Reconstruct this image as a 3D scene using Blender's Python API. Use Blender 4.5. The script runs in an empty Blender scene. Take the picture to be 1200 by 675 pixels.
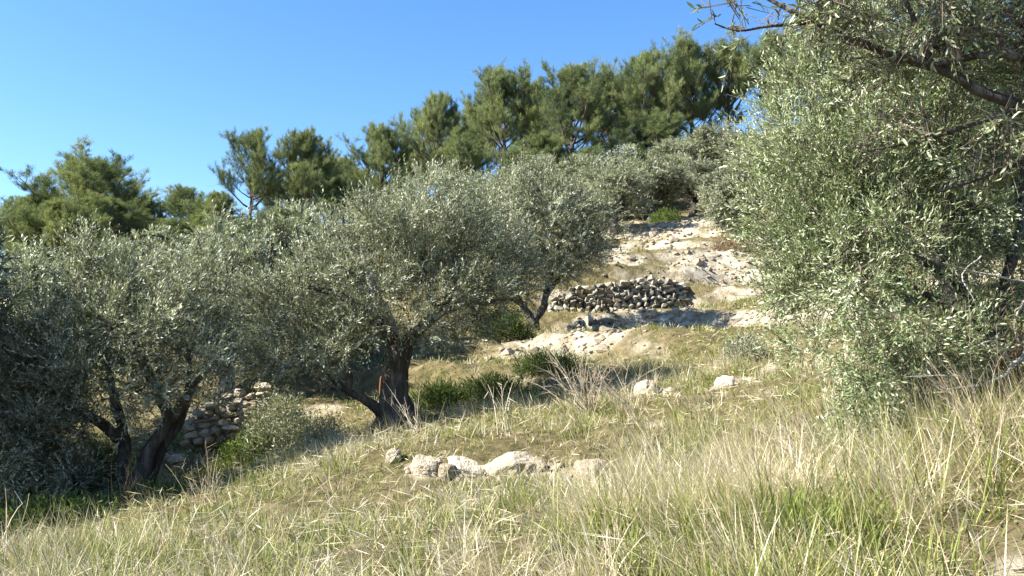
import bpy, bmesh, math, random
import numpy as np
from mathutils import Vector, Matrix

rng = np.random.default_rng(11)
random.seed(11)
C = bpy.context.scene.collection
scene = bpy.context.scene

# ------------------------------------------------------------------ camera
PITCH = math.radians(5.0)
FPX = 1000.0
cam_data = bpy.data.cameras.new("camera")
cam_data.sensor_width = 36.0
cam_data.lens = 30.0
cam_data.clip_start = 0.05
cam_data.clip_end = 3000.0
cam = bpy.data.objects.new("camera", cam_data)
cam.rotation_euler = (math.pi / 2 + PITCH, 0, 0)
C.objects.link(cam)
scene.camera = cam

# ------------------------------------------------------------------ sky, sun, exposure
SUN_EL = math.radians(41.0)
SUN_AZ = math.radians(-102.0)          # clockwise from +Y: the sun stands to the left
to_sun = Vector((math.sin(SUN_AZ) * math.cos(SUN_EL), math.cos(SUN_AZ) * math.cos(SUN_EL), math.sin(SUN_EL)))
world = bpy.data.worlds.new("World")
scene.world = world
world.use_nodes = True
wn, wl = world.node_tree.nodes, world.node_tree.links
wn.clear()
sky = wn.new("ShaderNodeTexSky")
sky.sky_type = 'NISHITA'
sky.sun_disc = False
sky.sun_elevation = SUN_EL
sky.sun_rotation = SUN_AZ
sky.altitude = 300
sky.air_density = 1.0
sky.dust_density = 0.4
sky.ozone_density = 3.5
bg = wn.new("ShaderNodeBackground")
bg.inputs[1].default_value = 0.085
wo = wn.new("ShaderNodeOutputWorld")
hs = wn.new("ShaderNodeHueSaturation")
hs.inputs["Saturation"].default_value = 1.2
hs.inputs["Hue"].default_value = 0.503
wl.new(sky.outputs[0], hs.inputs["Color"])
wl.new(hs.outputs[0], bg.inputs[0])
wl.new(bg.outputs[0], wo.inputs[0])
sd = bpy.data.lights.new("sun", 'SUN')
sd.energy = 5.0
sd.angle = math.radians(0.53)
sd.color = (1.0, 0.94, 0.84)
sun = bpy.data.objects.new("sun", sd)
sun.rotation_euler = to_sun.to_track_quat('Z', 'Y').to_euler()
C.objects.link(sun)
scene.view_settings.view_transform = 'Standard'
scene.view_settings.look = 'None'
scene.view_settings.exposure = 1.75
scene.view_settings.gamma = 1.0
scene.view_settings.use_curve_mapping = False
scene.cycles.max_bounces = 6
scene.cycles.diffuse_bounces = 3
scene.cycles.transmission_bounces = 4
scene.cycles.transparent_max_bounces = 4

# ------------------------------------------------------------------ helpers
CP, SP = math.cos(PITCH), math.sin(PITCH)

def at(px, py, d):
    """a point of the place, d metres ahead of the camera (photo measured on 1200 x 675)"""
    xc, yc = (px - 600.0) / FPX, (337.5 - py) / FPX
    v = np.array([xc, CP - yc * SP, SP + yc * CP])
    return v * (d / v[1])

def vnoise(x, y, seed=0):
    x = np.asarray(x, float); y = np.asarray(y, float)
    xi, yi = np.floor(x).astype(np.int64), np.floor(y).astype(np.int64)
    xf, yf = x - xi, y - yi
    u, v = xf * xf * (3 - 2 * xf), yf * yf * (3 - 2 * yf)
    def h(a, b):
        n = (a * 374761393 + b * 668265263 + seed * 1442695041) & 0x7fffffff
        n = ((n ^ (n >> 13)) * 1274126177) & 0x7fffffff
        return ((n ^ (n >> 16)) & 0xffff) / 65535.0
    a, b, c, d = h(xi, yi), h(xi + 1, yi), h(xi, yi + 1), h(xi + 1, yi + 1)
    return (a * (1 - u) + b * u) * (1 - v) + (c * (1 - u) + d * u) * v - 0.5

def fbm(x, y, seed=0, o=3):
    s, a = 0, 1.0
    for k in range(o):
        s = s + a * vnoise(x * 2 ** k, y * 2 ** k, seed + k * 17)
        a *= 0.5
    return s

def unit(v):
    return v / np.maximum(np.linalg.norm(v, axis=-1, keepdims=True), 1e-9)

def mesh(name, V, F, mat, tone=None, smooth=False):
    """V (n,3), F (m,k) all of one size k"""
    me = bpy.data.meshes.new(name)
    V = np.asarray(V, np.float32); F = np.asarray(F, np.int32)
    k = F.shape[1]
    me.vertices.add(len(V)); me.vertices.foreach_set("co", V.ravel())
    me.loops.add(F.size); me.loops.foreach_set("vertex_index", F.ravel())
    me.polygons.add(len(F))
    me.polygons.foreach_set("loop_start", np.arange(0, F.size, k, dtype=np.int32))
    me.polygons.foreach_set("loop_total", np.full(len(F), k, np.int32))
    if smooth:
        me.polygons.foreach_set("use_smooth", np.ones(len(F), bool))
    me.update(calc_edges=True)
    if tone is not None:
        a = me.attributes.new("tone", 'FLOAT', 'POINT')
        a.data.foreach_set("value", np.asarray(tone, np.float32).ravel())
    if mat:
        me.materials.append(mat)
    return me

def obj(name, me, parent=None, loc=(0, 0, 0)):
    o = bpy.data.objects.new(name, me)
    C.objects.link(o)
    o.location = loc
    if parent:
        o.parent = parent
    return o

def tag(o, label=None, cat=None, group=None, kind=None):
    if label: o["label"] = label
    if cat: o["category"] = cat
    if group: o["group"] = group
    if kind: o["kind"] = kind
    return o

def thing(name, label, cat, loc, group=None, rz=0.0, scale=1.0):
    o = obj(name, None, None, tuple(float(c) for c in loc))
    o.rotation_euler = (0, 0, rz)
    o.scale = scale if isinstance(scale, tuple) else (scale,) * 3
    return tag(o, label, cat, group)

def dup(root, loc, label, group=None, rz=0.0, scale=(1, 1, 1)):
    r = root.copy(); C.objects.link(r)
    r.location = tuple(float(c) for c in loc); r.rotation_euler = (0, 0, rz); r.scale = scale
    r["label"] = label
    if group: r["group"] = group
    for ch in root.children:
        c = ch.copy(); C.objects.link(c); c.parent = r
    return r

# ------------------------------------------------------------------ materials
def ramp_node(nt, stops):
    r = nt.nodes.new("ShaderNodeValToRGB")
    e = r.color_ramp.elements
    e[0].position, e[0].color = stops[0][0], (*stops[0][1], 1)
    e[1].position, e[1].color = stops[-1][0], (*stops[-1][1], 1)
    for p, c in stops[1:-1]:
        n = e.new(p); n.color = (*c, 1)
    return r

def leaf_mat(name, stops, rough=0.45, trans=0.3, tcol=(1, 1, 1), spec=0.4):
    m = bpy.data.materials.new(name); m.use_nodes = True
    nt = m.node_tree; N, L = nt.nodes, nt.links
    p = N["Principled BSDF"]; out = N["Material Output"]
    a = N.new("ShaderNodeAttribute"); a.attribute_name = "tone"
    r = ramp_node(nt, stops)
    L.new(a.outputs["Fac"], r.inputs[0]); L.new(r.outputs[0], p.inputs["Base Color"])
    p.inputs["Roughness"].default_value = rough
    p.inputs["Specular IOR Level"].default_value = spec
    t = N.new("ShaderNodeBsdfTranslucent")
    mu = N.new("ShaderNodeMix"); mu.data_type = 'RGBA'; mu.blend_type = 'MULTIPLY'
    mu.inputs[0].default_value = 1.0
    L.new(r.outputs[0], mu.inputs[6]); mu.inputs[7].default_value = (*tcol, 1)
    L.new(mu.outputs[2], t.inputs[0])
    mx = N.new("ShaderNodeMixShader"); mx.inputs[0].default_value = trans
    L.new(p.outputs[0], mx.inputs[1]); L.new(t.outputs[0], mx.inputs[2]); L.new(mx.outputs[0], out.inputs[0])
    return m

def rough_mat(name, stops, scale=6.0, rough=0.9, bump=0.4, bscale=30.0, detail=6, stretch=(1, 1, 1), per_obj=0.0, dist=0.03):
    m = bpy.data.materials.new(name); m.use_nodes = True
    nt = m.node_tree; N, L = nt.nodes, nt.links
    p = N["Principled BSDF"]
    tc = N.new("ShaderNodeTexCoord"); mp = N.new("ShaderNodeMapping"); mp.inputs["Scale"].default_value = stretch
    L.new(tc.outputs["Object"], mp.inputs[0])
    n = N.new("ShaderNodeTexNoise"); n.inputs["Scale"].default_value = scale; n.inputs["Detail"].default_value = detail
    n.inputs["Roughness"].default_value = 0.65
    L.new(mp.outputs[0], n.inputs["Vector"])
    r = ramp_node(nt, stops)
    if per_obj:
        oi = N.new("ShaderNodeObjectInfo"); ma = N.new("ShaderNodeMath"); ma.operation = 'MULTIPLY_ADD'
        ma.inputs[1].default_value = per_obj; ma.inputs[2].default_value = -per_obj / 2
        L.new(oi.outputs["Random"], ma.inputs[0])
        ad = N.new("ShaderNodeMath"); ad.operation = 'ADD'
        L.new(ma.outputs[0], ad.inputs[0]); L.new(n.outputs["Fac"], ad.inputs[1]); L.new(ad.outputs[0], r.inputs[0])
    else:
        L.new(n.outputs["Fac"], r.inputs[0])
    L.new(r.outputs[0], p.inputs["Base Color"])
    p.inputs["Roughness"].default_value = rough
    p.inputs["Specular IOR Level"].default_value = 0.2
    n2 = N.new("ShaderNodeTexNoise"); n2.inputs["Scale"].default_value = bscale; n2.inputs["Detail"].default_value = 5
    L.new(mp.outputs[0], n2.inputs["Vector"])
    b = N.new("ShaderNodeBump"); b.inputs["Strength"].default_value = bump; b.inputs["Distance"].default_value = dist
    L.new(n2.outputs["Fac"], b.inputs["Height"]); L.new(b.outputs[0], p.inputs["Normal"])
    return m

M_OLIVE = leaf_mat("olive_leaf", [(0, (0.08, 0.088, 0.055)), (0.4, (0.20, 0.212, 0.14)), (0.7, (0.36, 0.37, 0.265)), (1, (0.56, 0.565, 0.45))], 0.42, 0.25, (0.9, 1.0, 0.5))
M_OLIVE_NEAR = leaf_mat("olive_leaf_fresh", [(0, (0.08, 0.105, 0.045)), (0.4, (0.18, 0.225, 0.10)), (0.7, (0.32, 0.365, 0.21)), (1, (0.52, 0.55, 0.40))], 0.40, 0.28, (0.9, 1.0, 0.45))
M_PINE = leaf_mat("pine_needle", [(0, (0.055, 0.085, 0.042)), (0.5, (0.155, 0.20, 0.092)), (1, (0.34, 0.37, 0.16))], 0.6, 0.35, (1, 1, 0.5), 0.2)
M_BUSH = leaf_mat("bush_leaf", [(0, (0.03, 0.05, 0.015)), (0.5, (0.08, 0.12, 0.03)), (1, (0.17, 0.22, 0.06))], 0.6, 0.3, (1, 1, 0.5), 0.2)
M_GRASS = leaf_mat("grass_blade", [(0, (0.05, 0.08, 0.015)), (0.25, (0.19, 0.24, 0.05)), (0.45, (0.34, 0.34, 0.11)), (0.62, (0.43, 0.355, 0.215)), (0.85, (0.61, 0.535, 0.365)), (1, (0.74, 0.69, 0.55))], 0.65, 0.3, (1, 1, 0.75), 0.2)
M_STRAW = leaf_mat("dry_stalk", [(0, (0.16, 0.11, 0.065)), (0.5, (0.36, 0.28, 0.17)), (1, (0.6, 0.54, 0.42))], 0.75, 0.1, (1, 1, 1), 0.15)
M_RUST = leaf_mat("dry_brush", [(0, (0.12, 0.075, 0.045)), (0.5, (0.24, 0.17, 0.10)), (1, (0.40, 0.32, 0.2))], 0.8, 0.15, (1, 1, 1), 0.1)
M_BARK = rough_mat("olive_bark", [(0.3, (0.028, 0.023, 0.019)), (0.5, (0.07, 0.06, 0.051)), (0.68, (0.17, 0.157, 0.14))], 9, 0.92, 0.9, 26, 7, (1, 1, 0.28), 0, 0.06)
M_DEADWOOD = rough_mat("weathered_wood", [(0.3, (0.14, 0.12, 0.10)), (0.5, (0.36, 0.33, 0.29)), (0.75, (0.55, 0.52, 0.47))], 11, 0.9, 0.8, 30, 6, (1, 1, 0.3))
M_TWIG = rough_mat("olive_twig", [(0.3, (0.06, 0.045, 0.035)), (0.6, (0.15, 0.125, 0.10)), (0.8, (0.25, 0.22, 0.19))], 5, 0.9, 0.1, 30)
M_PBARK = rough_mat("pine_bark", [(0.3, (0.06, 0.045, 0.035)), (0.6, (0.16, 0.125, 0.105)), (0.8, (0.25, 0.21, 0.18))], 7, 0.95, 0.5, 20, 5, (1, 1, 0.4))
M_STONE = rough_mat("limestone", [(0.2, (0.15, 0.12, 0.085)), (0.42, (0.31, 0.26, 0.185)), (0.6, (0.43, 0.375, 0.28)), (0.85, (0.55, 0.50, 0.40))], 8, 0.95, 0.8, 20, 9, (1, 1, 1), 0.28, 0.04)
M_WALLSTONE = rough_mat("wall_limestone", [(0.2, (0.10, 0.09, 0.075)), (0.42, (0.23, 0.21, 0.175)), (0.6, (0.37, 0.345, 0.285)), (0.85, (0.54, 0.51, 0.44))], 8, 0.95, 0.7, 26, 8, (1, 1, 1), 0.36)
M_STAKE = rough_mat("rusty_wood", [(0.3, (0.13, 0.055, 0.025)), (0.7, (0.25, 0.12, 0.055))], 12, 0.85, 0.3, 40, 4, (1, 1, 0.2))

def ground_mat():
    m = bpy.data.materials.new("hillside_soil"); m.use_nodes = True
    nt = m.node_tree; N, L = nt.nodes, nt.links
    p = N["Principled BSDF"]
    tc = N.new("ShaderNodeTexCoord")
    a = N.new("ShaderNodeAttribute"); a.attribute_name = "tone"      # bare limestone soil where it is high
    n1 = N.new("ShaderNodeTexNoise"); n1.inputs["Scale"].default_value = 3.0; n1.inputs["Detail"].default_value = 9; n1.inputs["Roughness"].default_value = 0.7
    L.new(tc.outputs["Object"], n1.inputs["Vector"])
    n2 = N.new("ShaderNodeTexNoise"); n2.inputs["Scale"].default_value = 0.55; n2.inputs["Detail"].default_value = 6
    L.new(tc.outputs["Object"], n2.inputs["Vector"])
    turf = ramp_node(nt, [(0.3, (0.05, 0.05, 0.02)), (0.5, (0.15, 0.125, 0.06)), (0.7, (0.28, 0.225, 0.13))])
    L.new(n1.outputs["Fac"], turf.inputs[0])
    soil = ramp_node(nt, [(0.30, (0.12, 0.095, 0.055)), (0.46, (0.34, 0.29, 0.20)), (0.62, (0.56, 0.51, 0.40))])
    L.new(n1.outputs["Fac"], soil.inputs[0])
    s1 = N.new("ShaderNodeMath"); s1.operation = 'MULTIPLY_ADD'; s1.inputs[1].default_value = 0.9; s1.inputs[2].default_value = -0.45
    L.new(n2.outputs["Fac"], s1.inputs[0])
    s2 = N.new("ShaderNodeMath"); s2.operation = 'ADD'
    L.new(s1.outputs[0], s2.inputs[0]); L.new(a.outputs["Fac"], s2.inputs[1])
    mr = N.new("ShaderNodeMapRange"); mr.inputs[1].default_value = 0.35; mr.inputs[2].default_value = 0.62
    L.new(s2.outputs[0], mr.inputs[0])
    mx = N.new("ShaderNodeMix"); mx.data_type = 'RGBA'
    L.new(mr.outputs[0], mx.inputs[0]); L.new(turf.outputs[0], mx.inputs[6]); L.new(soil.outputs[0], mx.inputs[7])
    L.new(mx.outputs[2], p.inputs["Base Color"])
    p.inputs["Roughness"].default_value = 0.95; p.inputs["Specular IOR Level"].default_value = 0.1
    n3 = N.new("ShaderNodeTexNoise"); n3.inputs["Scale"].default_value = 9.0; n3.inputs["Detail"].default_value = 8; n3.inputs["Roughness"].default_value = 0.75
    L.new(tc.outputs["Object"], n3.inputs["Vector"])
    b = N.new("ShaderNodeBump"); b.inputs["Strength"].default_value = 0.9; b.inputs["Distance"].default_value = 0.12
    L.new(n3.outputs["Fac"], b.inputs["Height"]); L.new(b.outputs[0], p.inputs["Normal"])
    return m
M_GROUND = ground_mat()

# ------------------------------------------------------------------ terrain
CTRL = [(1200,675,3.3),(600,675,4.6),(0,675,6.5),(300,675,5.3),(900,600,4.8),(300,605,8),(120,635,8),(430,530,10),(560,500,11.5),(680,470,13),
 (160,588,11.5),(40,625,9.5),(250,560,12.5),(400,523,12.8),(462,492,13.5),(560,482,14),(640,462,15),
 (240,515,16),(250,480,17),(310,458,17.6),(350,500,16),(360,475,17.2),(550,425,19),(470,440,18.5),(628,403,22),(720,405,21.5),
 (690,402,23),(690,384,24),(650,374,25),(720,366,25),(800,352,25.6),(650,334,25.9),(720,332,26),(800,330,26.4),
 (850,338,27),(760,300,31),(700,312,30),(780,270,38),(880,290,32),(850,250,43),(700,275,40),(600,305,36),(450,325,34),(300,345,34),(100,385,32),(-100,400,32),
 (950,400,15),(1000,470,9),(1000,540,6.5),(1150,455,7),(1200,405,8.5),(1200,520,5),(900,480,9.5),(800,470,11),(780,540,8),(600,560,8),(650,430,17),(780,420,16),(850,440,13),(930,350,24),(500,570,8.5),(560,568,8.5),(620,564,8.5),(500,545,8.85),(560,541,8.85),(620,538,8.85),(700,562,8.2),(700,538,8.6),
 (800,205,58),(600,230,60),(450,255,60),(280,292,56),(100,322,55),(-100,342,55),(900,165,58),(1200,120,60),(1300,260,28),(1400,330,14),
 (600,235,85),(100,325,85),(1100,120,85),(350,290,85),(-300,350,60),(-250,620,10),(-250,560,16),(-200,480,22)]
PTS = np.array([at(*c) for c in CTRL] + [(0, 0, -1.55), (0, -6, -1.75), (-8, -5, -2.7), (8, -5, 0.4), (-8, 3, -2.4), (7, 2, 0.9), (-20, 0, -5), (20, 0, 6), (0, -25, -2.5), (-14, 9, -2.9), (40, 30, 14), (-45, 30, -2), (-60, 60, 2), (70, 70, 24)])
_S = 10.0
def _phi(r2): return np.where(r2 > 1e-12, 0.5 * r2 * np.log(np.maximum(r2, 1e-12)), 0)
_X = PTS[:, :2] / _S
_K = _phi(((_X[:, None] - _X[None]) ** 2).sum(-1)) + np.eye(len(_X)) * 0.004
_P = np.c_[np.ones(len(_X)), _X]
_A = np.block([[_K, _P], [_P.T, np.zeros((3, 3))]])
_W = np.linalg.solve(_A, np.r_[PTS[:, 2], np.zeros(3)])

STEP = 0.8
def riser(x, y, z):
    """old terraces: where the bank stands steep, and how far it lifts the ground"""
    m = np.clip((y - 14) / 3, 0, 1) * np.clip((46 - y) / 6, 0, 1) * np.clip((x + 7) / 3, 0, 1)
    zz = z / STEP + 0.35 * vnoise(x * .25, y * .25, 77) + .12 * vnoise(x * 1.1, y * 1.1, 78)
    f = zz - np.floor(zz)
    g = np.clip(f / .38, 0, 1); g = g * g * (3 - 2 * g)
    lift = (g - f) * STEP * m * .8
    return m * np.clip(1 - np.abs(f - .19) / .24, 0, 1), lift

def gz(x, y):
    x = np.asarray(x, float); y = np.asarray(y, float); sh = x.shape
    xf, yf = x.ravel(), y.ravel(); out = np.empty(len(xf))
    for s in range(0, len(xf), 20000):
        q = np.c_[np.clip(xf[s:s+20000], -90, 90), np.clip(yf[s:s+20000], -40, 100)] / _S
        k = _phi(((q[:, None] - _X[None]) ** 2).sum(-1))
        out[s:s+20000] = k @ _W[:len(_X)] + np.c_[np.ones(len(q)), q] @ _W[len(_X):]
    out += riser(xf, yf, out)[1]
    dist = np.hypot(xf, yf)
    amp = np.clip(dist / 25, 0.25, 1.0)
    out += 0.16 * amp * fbm(xf * 0.7, yf * 0.7, 3) + 0.11 * fbm(xf * 2.1, yf * 2.1, 9, 3) + 0.22 * np.clip((yf - 13) / 6, 0, 1) * np.clip((50 - yf) / 6, 0, 1) * (np.abs(fbm(xf * 1.3, yf * 1.3, 19, 4)) - .2)
    # the hill runs out into a plain far away
    t = np.clip((dist - 95) / 260, 0, 1); t = t * t * (3 - 2 * t)
    out = out * (1 - t) + (-6.0) * t
    return out.reshape(sh)

def g1(x, y): return float(gz(np.array([x]), np.array([y]))[0])
def ground_at(px, d):
    x = at(px, 425, d)[0]
    return np.array([x, d, g1(x, d)])

# bare, stony patches (place, size along the slope): pale limestone soil
BARE = [(770,285,35,2.6,3.2,.55),(830,318,29.5,2.0,1.6,.5),(850,335,27,2.2,1.1,.8),(760,378,24,2.0,1.0,.75),(700,405,20.5,2.0,.8,.5),(840,385,21,2.2,1.2,.5),(910,385,18.5,1.2,1.0,.5),
 (780,410,18.6,2.2,.8,.8),(680,418,18.2,1.8,.6,.75),(760,465,12.3,.7,.5,1.0),(850,467,11.8,.6,.4,.9),(870,400,19,1.2,.9,.7),(560,550,8.66,.75,.2,1.2),(505,550,8.66,.3,.2,1.2),(615,550,8.68,.35,.2,1.2),(692,548,8.38,.26,.18,1.1),(200,650,7.3,.6,.5,.55),(130,640,8,.5,.4,.55),(350,500,16,1.0,.7,.6),(270,490,16.8,1.3,.6,.6),
 (1190,665,3.4,.16,.14,.6),(840,660,4.0,.4,.3,.4),(700,330,28,1.6,.8,.35),(790,272,38,1.6,1.5,.5),(900,470,10.5,.6,.4,.5),(640,440,15.5,1,.5,.4),(720,310,30.5,1.2,1.2,.45)]
BXY = [(at(p, 425, d)[0], d, rx, ry, s) for (p, _, d, rx, ry, s) in BARE]
def bare(x, y):
    v = np.zeros_like(np.asarray(x, float))
    for bx, by, rx, ry, s in BXY:
        v = np.maximum(v, s * np.exp(-((x - bx) / rx) ** 2 - ((y - by) / ry) ** 2))
    far = np.clip((y - 17) / 8, 0, 1) * np.clip(1 - (y - 40) / 5, 0, 1) * np.clip((x - 0.5) / 2, 0, 1) * np.clip((15 - x) / 4, 0, 1)
    x_, y_ = np.asarray(x, float), np.asarray(y, float)
    q = np.stack([np.clip(x_.ravel(), -90, 90), np.clip(y_.ravel(), -40, 100)], 1) / _S
    zb = np.concatenate([_phi(((q[s:s+20000, None] - _X[None]) ** 2).sum(-1)) @ _W[:len(_X)] + np.c_[np.ones(len(q[s:s+20000])), q[s:s+20000]] @ _W[len(_X):] for s in range(0, len(q), 20000)]).reshape(x_.shape)
    v = v + .46 * riser(x_, y_, zb)[0] * np.clip((x_ + 1.5) / 2, 0, 1)
    return np.clip(v + 0.06 * far + 0.5 * fbm(x * 1.2, y * 1.2, 21), 0, 1)

nu, nv = 280, 350
u = np.linspace(-1, 1, nu); X1 = 22 * u + 18 * np.sign(u) * np.abs(u) ** 3 + 860 * np.sign(u) * np.abs(u) ** 13
v = np.linspace(0, 1, nv); Y1 = -30 + 30 * np.clip(v / 0.06, 0, 1) + np.where(v > 0.06, 44 * ((v - .06) / .94) + 30 * ((v - .06) / .94) ** 4 + 1100 * ((v - .06) / .94) ** 22, 0)
GX, GY = np.meshgrid(X1, Y1)
GZ = gz(GX, GY)
V = np.c_[GX.ravel(), GY.ravel(), GZ.ravel()]
ii = (np.arange(nv - 1)[:, None] * nu + np.arange(nu - 1)[None]).ravel()
F = np.c_[ii, ii + 1, ii + nu + 1, ii + nu]
ground = obj("ground", mesh("ground", V, F, M_GROUND, bare(GX, GY).ravel(), True))
tag(ground, "stony grassy hillside rising to the right", None, None, "structure")

# ------------------------------------------------------------------ wood, leaves, trees
def tube(pts, rad, n=8, seed=0, rough=0.0):
    """a continuous tapering tube; returns V, F"""
    pts = np.asarray(pts, float); rad = np.asarray(rad, float); m = len(pts)
    t = np.gradient(pts, axis=0); t = unit(t)
    ref = np.array([0.31, 0.17, 0.93]) if abs(t[0] @ np.array([0.31, 0.17, 0.93])) < 0.9 else np.array([0.9, 0.3, 0.1])
    a = np.zeros_like(t); a[0] = unit(np.cross(t[0], ref))
    for i in range(1, m):
        q = a[i - 1] - t[i] * (a[i - 1] @ t[i]); a[i] = unit(q)
    b = np.cross(t, a)
    ang = np.arange(n) * 2 * math.pi / n
    R = rad[:, None] * np.ones((1, n))
    if rough:
        zz = np.linspace(0, m * 0.8, m)[:, None]
        R = R * (1 + rough * (1.2 * vnoise(np.cos(ang)[None] * 2.2 + zz * 0.25 + seed, np.sin(ang)[None] * 2.2 + zz * .15, seed) + vnoise(np.cos(ang)[None] * 5 + seed, np.sin(ang)[None] * 5 + zz * 1.2, seed + 5)))
    V = pts[:, None] + R[..., None] * (np.cos(ang)[None, :, None] * a[:, None] + np.sin(ang)[None, :, None] * b[:, None])
    V = np.concatenate([V.reshape(-1, 3), pts[-1:] + t[-1:] * rad[-1]])
    i = np.arange(m - 1)[:, None] * n + np.arange(n)[None]; j = np.arange(m - 1)[:, None] * n + (np.arange(n)[None] + 1) % n
    F = np.c_[i.ravel(), j.ravel(), (j + n).ravel(), (i + n).ravel()]
    k = (m - 1) * n
    cap = np.c_[k + np.arange(n), k + (np.arange(n) + 1) % n, np.full(n, m * n), np.full(n, m * n)]
    return V, F, cap

def densify(pts, rad, step, seed=0, jit=0.0):
    pts = np.asarray(pts, float); rad = np.asarray(rad, float)
    # Catmull-Rom through the given joints
    P = np.vstack([2 * pts[0] - pts[1], pts, 2 * pts[-1] - pts[-2]])
    outp, outr = [], []
    for i in range(len(pts) - 1):
        L = np.linalg.norm(pts[i + 1] - pts[i]); k = max(1, int(L / step))
        for s in np.arange(k) / k:
            p0, p1, p2, p3 = P[i], P[i + 1], P[i + 2], P[i + 3]
            outp.append(0.5 * ((2 * p1) + (-p0 + p2) * s + (2 * p0 - 5 * p1 + 4 * p2 - p3) * s * s + (-p0 + 3 * p1 - 3 * p2 + p3) * s ** 3))
            outr.append(rad[i] * (1 - s) + rad[i + 1] * s)
    outp.append(pts[-1]); outr.append(rad[-1])
    outp = np.array(outp); outr = np.array(outr)
    if jit:
        r = np.random.default_rng(seed)
        outp[1:-1] += r.normal(0, 1, (len(outp) - 2, 3)) * jit * outr[1:-1, None]
    return outp, outr

def prisms(A, B, ra, rb, n=3):
    """many separate thin tapering sticks at once"""
    A, B = np.asarray(A), np.asarray(B); k = len(A)
    t = unit(B - A); ref = np.where(np.abs(t[:, 2:3]) < 0.9, np.array([[0, 0, 1.0]]), np.array([[1.0, 0, 0]]))
    a = unit(np.cross(t, ref)); b = np.cross(t, a)
    ang = np.arange(n) * 2 * math.pi / n
    ring = np.cos(ang)[None, :, None] * a[:, None] + np.sin(ang)[None, :, None] * b[:, None]
    V = np.concatenate([A[:, None] + ring * ra[:, None, None], B[:, None] + ring * rb[:, None, None]], 1)
    o = np.arange(k)[:, None] * 2 * n; i = np.arange(n)[None]; j = (i + 1) % n
    F = np.stack([o + i, o + j, o + j + n, o + i + n], -1).reshape(-1, 4)
    return V.reshape(-1, 3), F

def leaves(P, D, U, L, W, tone, fold=0.25, fine=False):
    """pointed folded blades: base P, direction D, rough normal U"""
    S = unit(np.cross(D, U)); Nn = np.cross(S, D)
    L = L[:, None]; W = W[:, None]
    if fine:
        A = P + D * L * 0.3; B = P + D * L * 0.68
        up = Nn * W * fold
        V = np.stack([P, A + S * W * .5 + up, A - S * W * .5 + up, A, B + S * W * .42 + up * .8 - Nn * L * .03, B - S * W * .42 + up * .8 - Nn * L * .03, P + D * L - Nn * L * .08], 1)
        o = np.arange(len(P))[:, None] * 7
        F = np.concatenate([o + [0, 3, 1], o + [0, 2, 3], o + [3, 6, 4], o + [1, 3, 4], o + [3, 5, 6], o + [2, 5, 3]], 1).reshape(-1, 3)
        return V.reshape(-1, 3), F, np.repeat(tone, 7)
    Mid = P + D * L * 0.5 + Nn * W * fold
    V = np.stack([P, Mid + S * W * .5, P + D * L, Mid - S * W * .5], 1)
    o = np.arange(len(P))[:, None] * 4
    F = np.concatenate([o + [0, 2, 1], o + [0, 3, 2]], 1).reshape(-1, 3)
    return V.reshape(-1, 3), F, np.repeat(tone, 4)

def in_ell(E, n, r, shell):
    """random points in a union of ellipsoids (c, radii); shell <1/3 favours the outside"""
    vol = np.array([e[1][0] * e[1][1] * e[1][2] for e in E]) ** 0.85
    k = r.choice(len(E), n, p=vol / vol.sum())
    c = np.array([e[0] for e in E])[k]; R = np.array([e[1] for e in E])[k]
    R = np.maximum(R - 0.14, R * 0.7)
    d = unit(r.normal(0, 1, (n, 3)))
    return c + d * R * (r.random((n, 1)) ** shell), d

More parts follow.
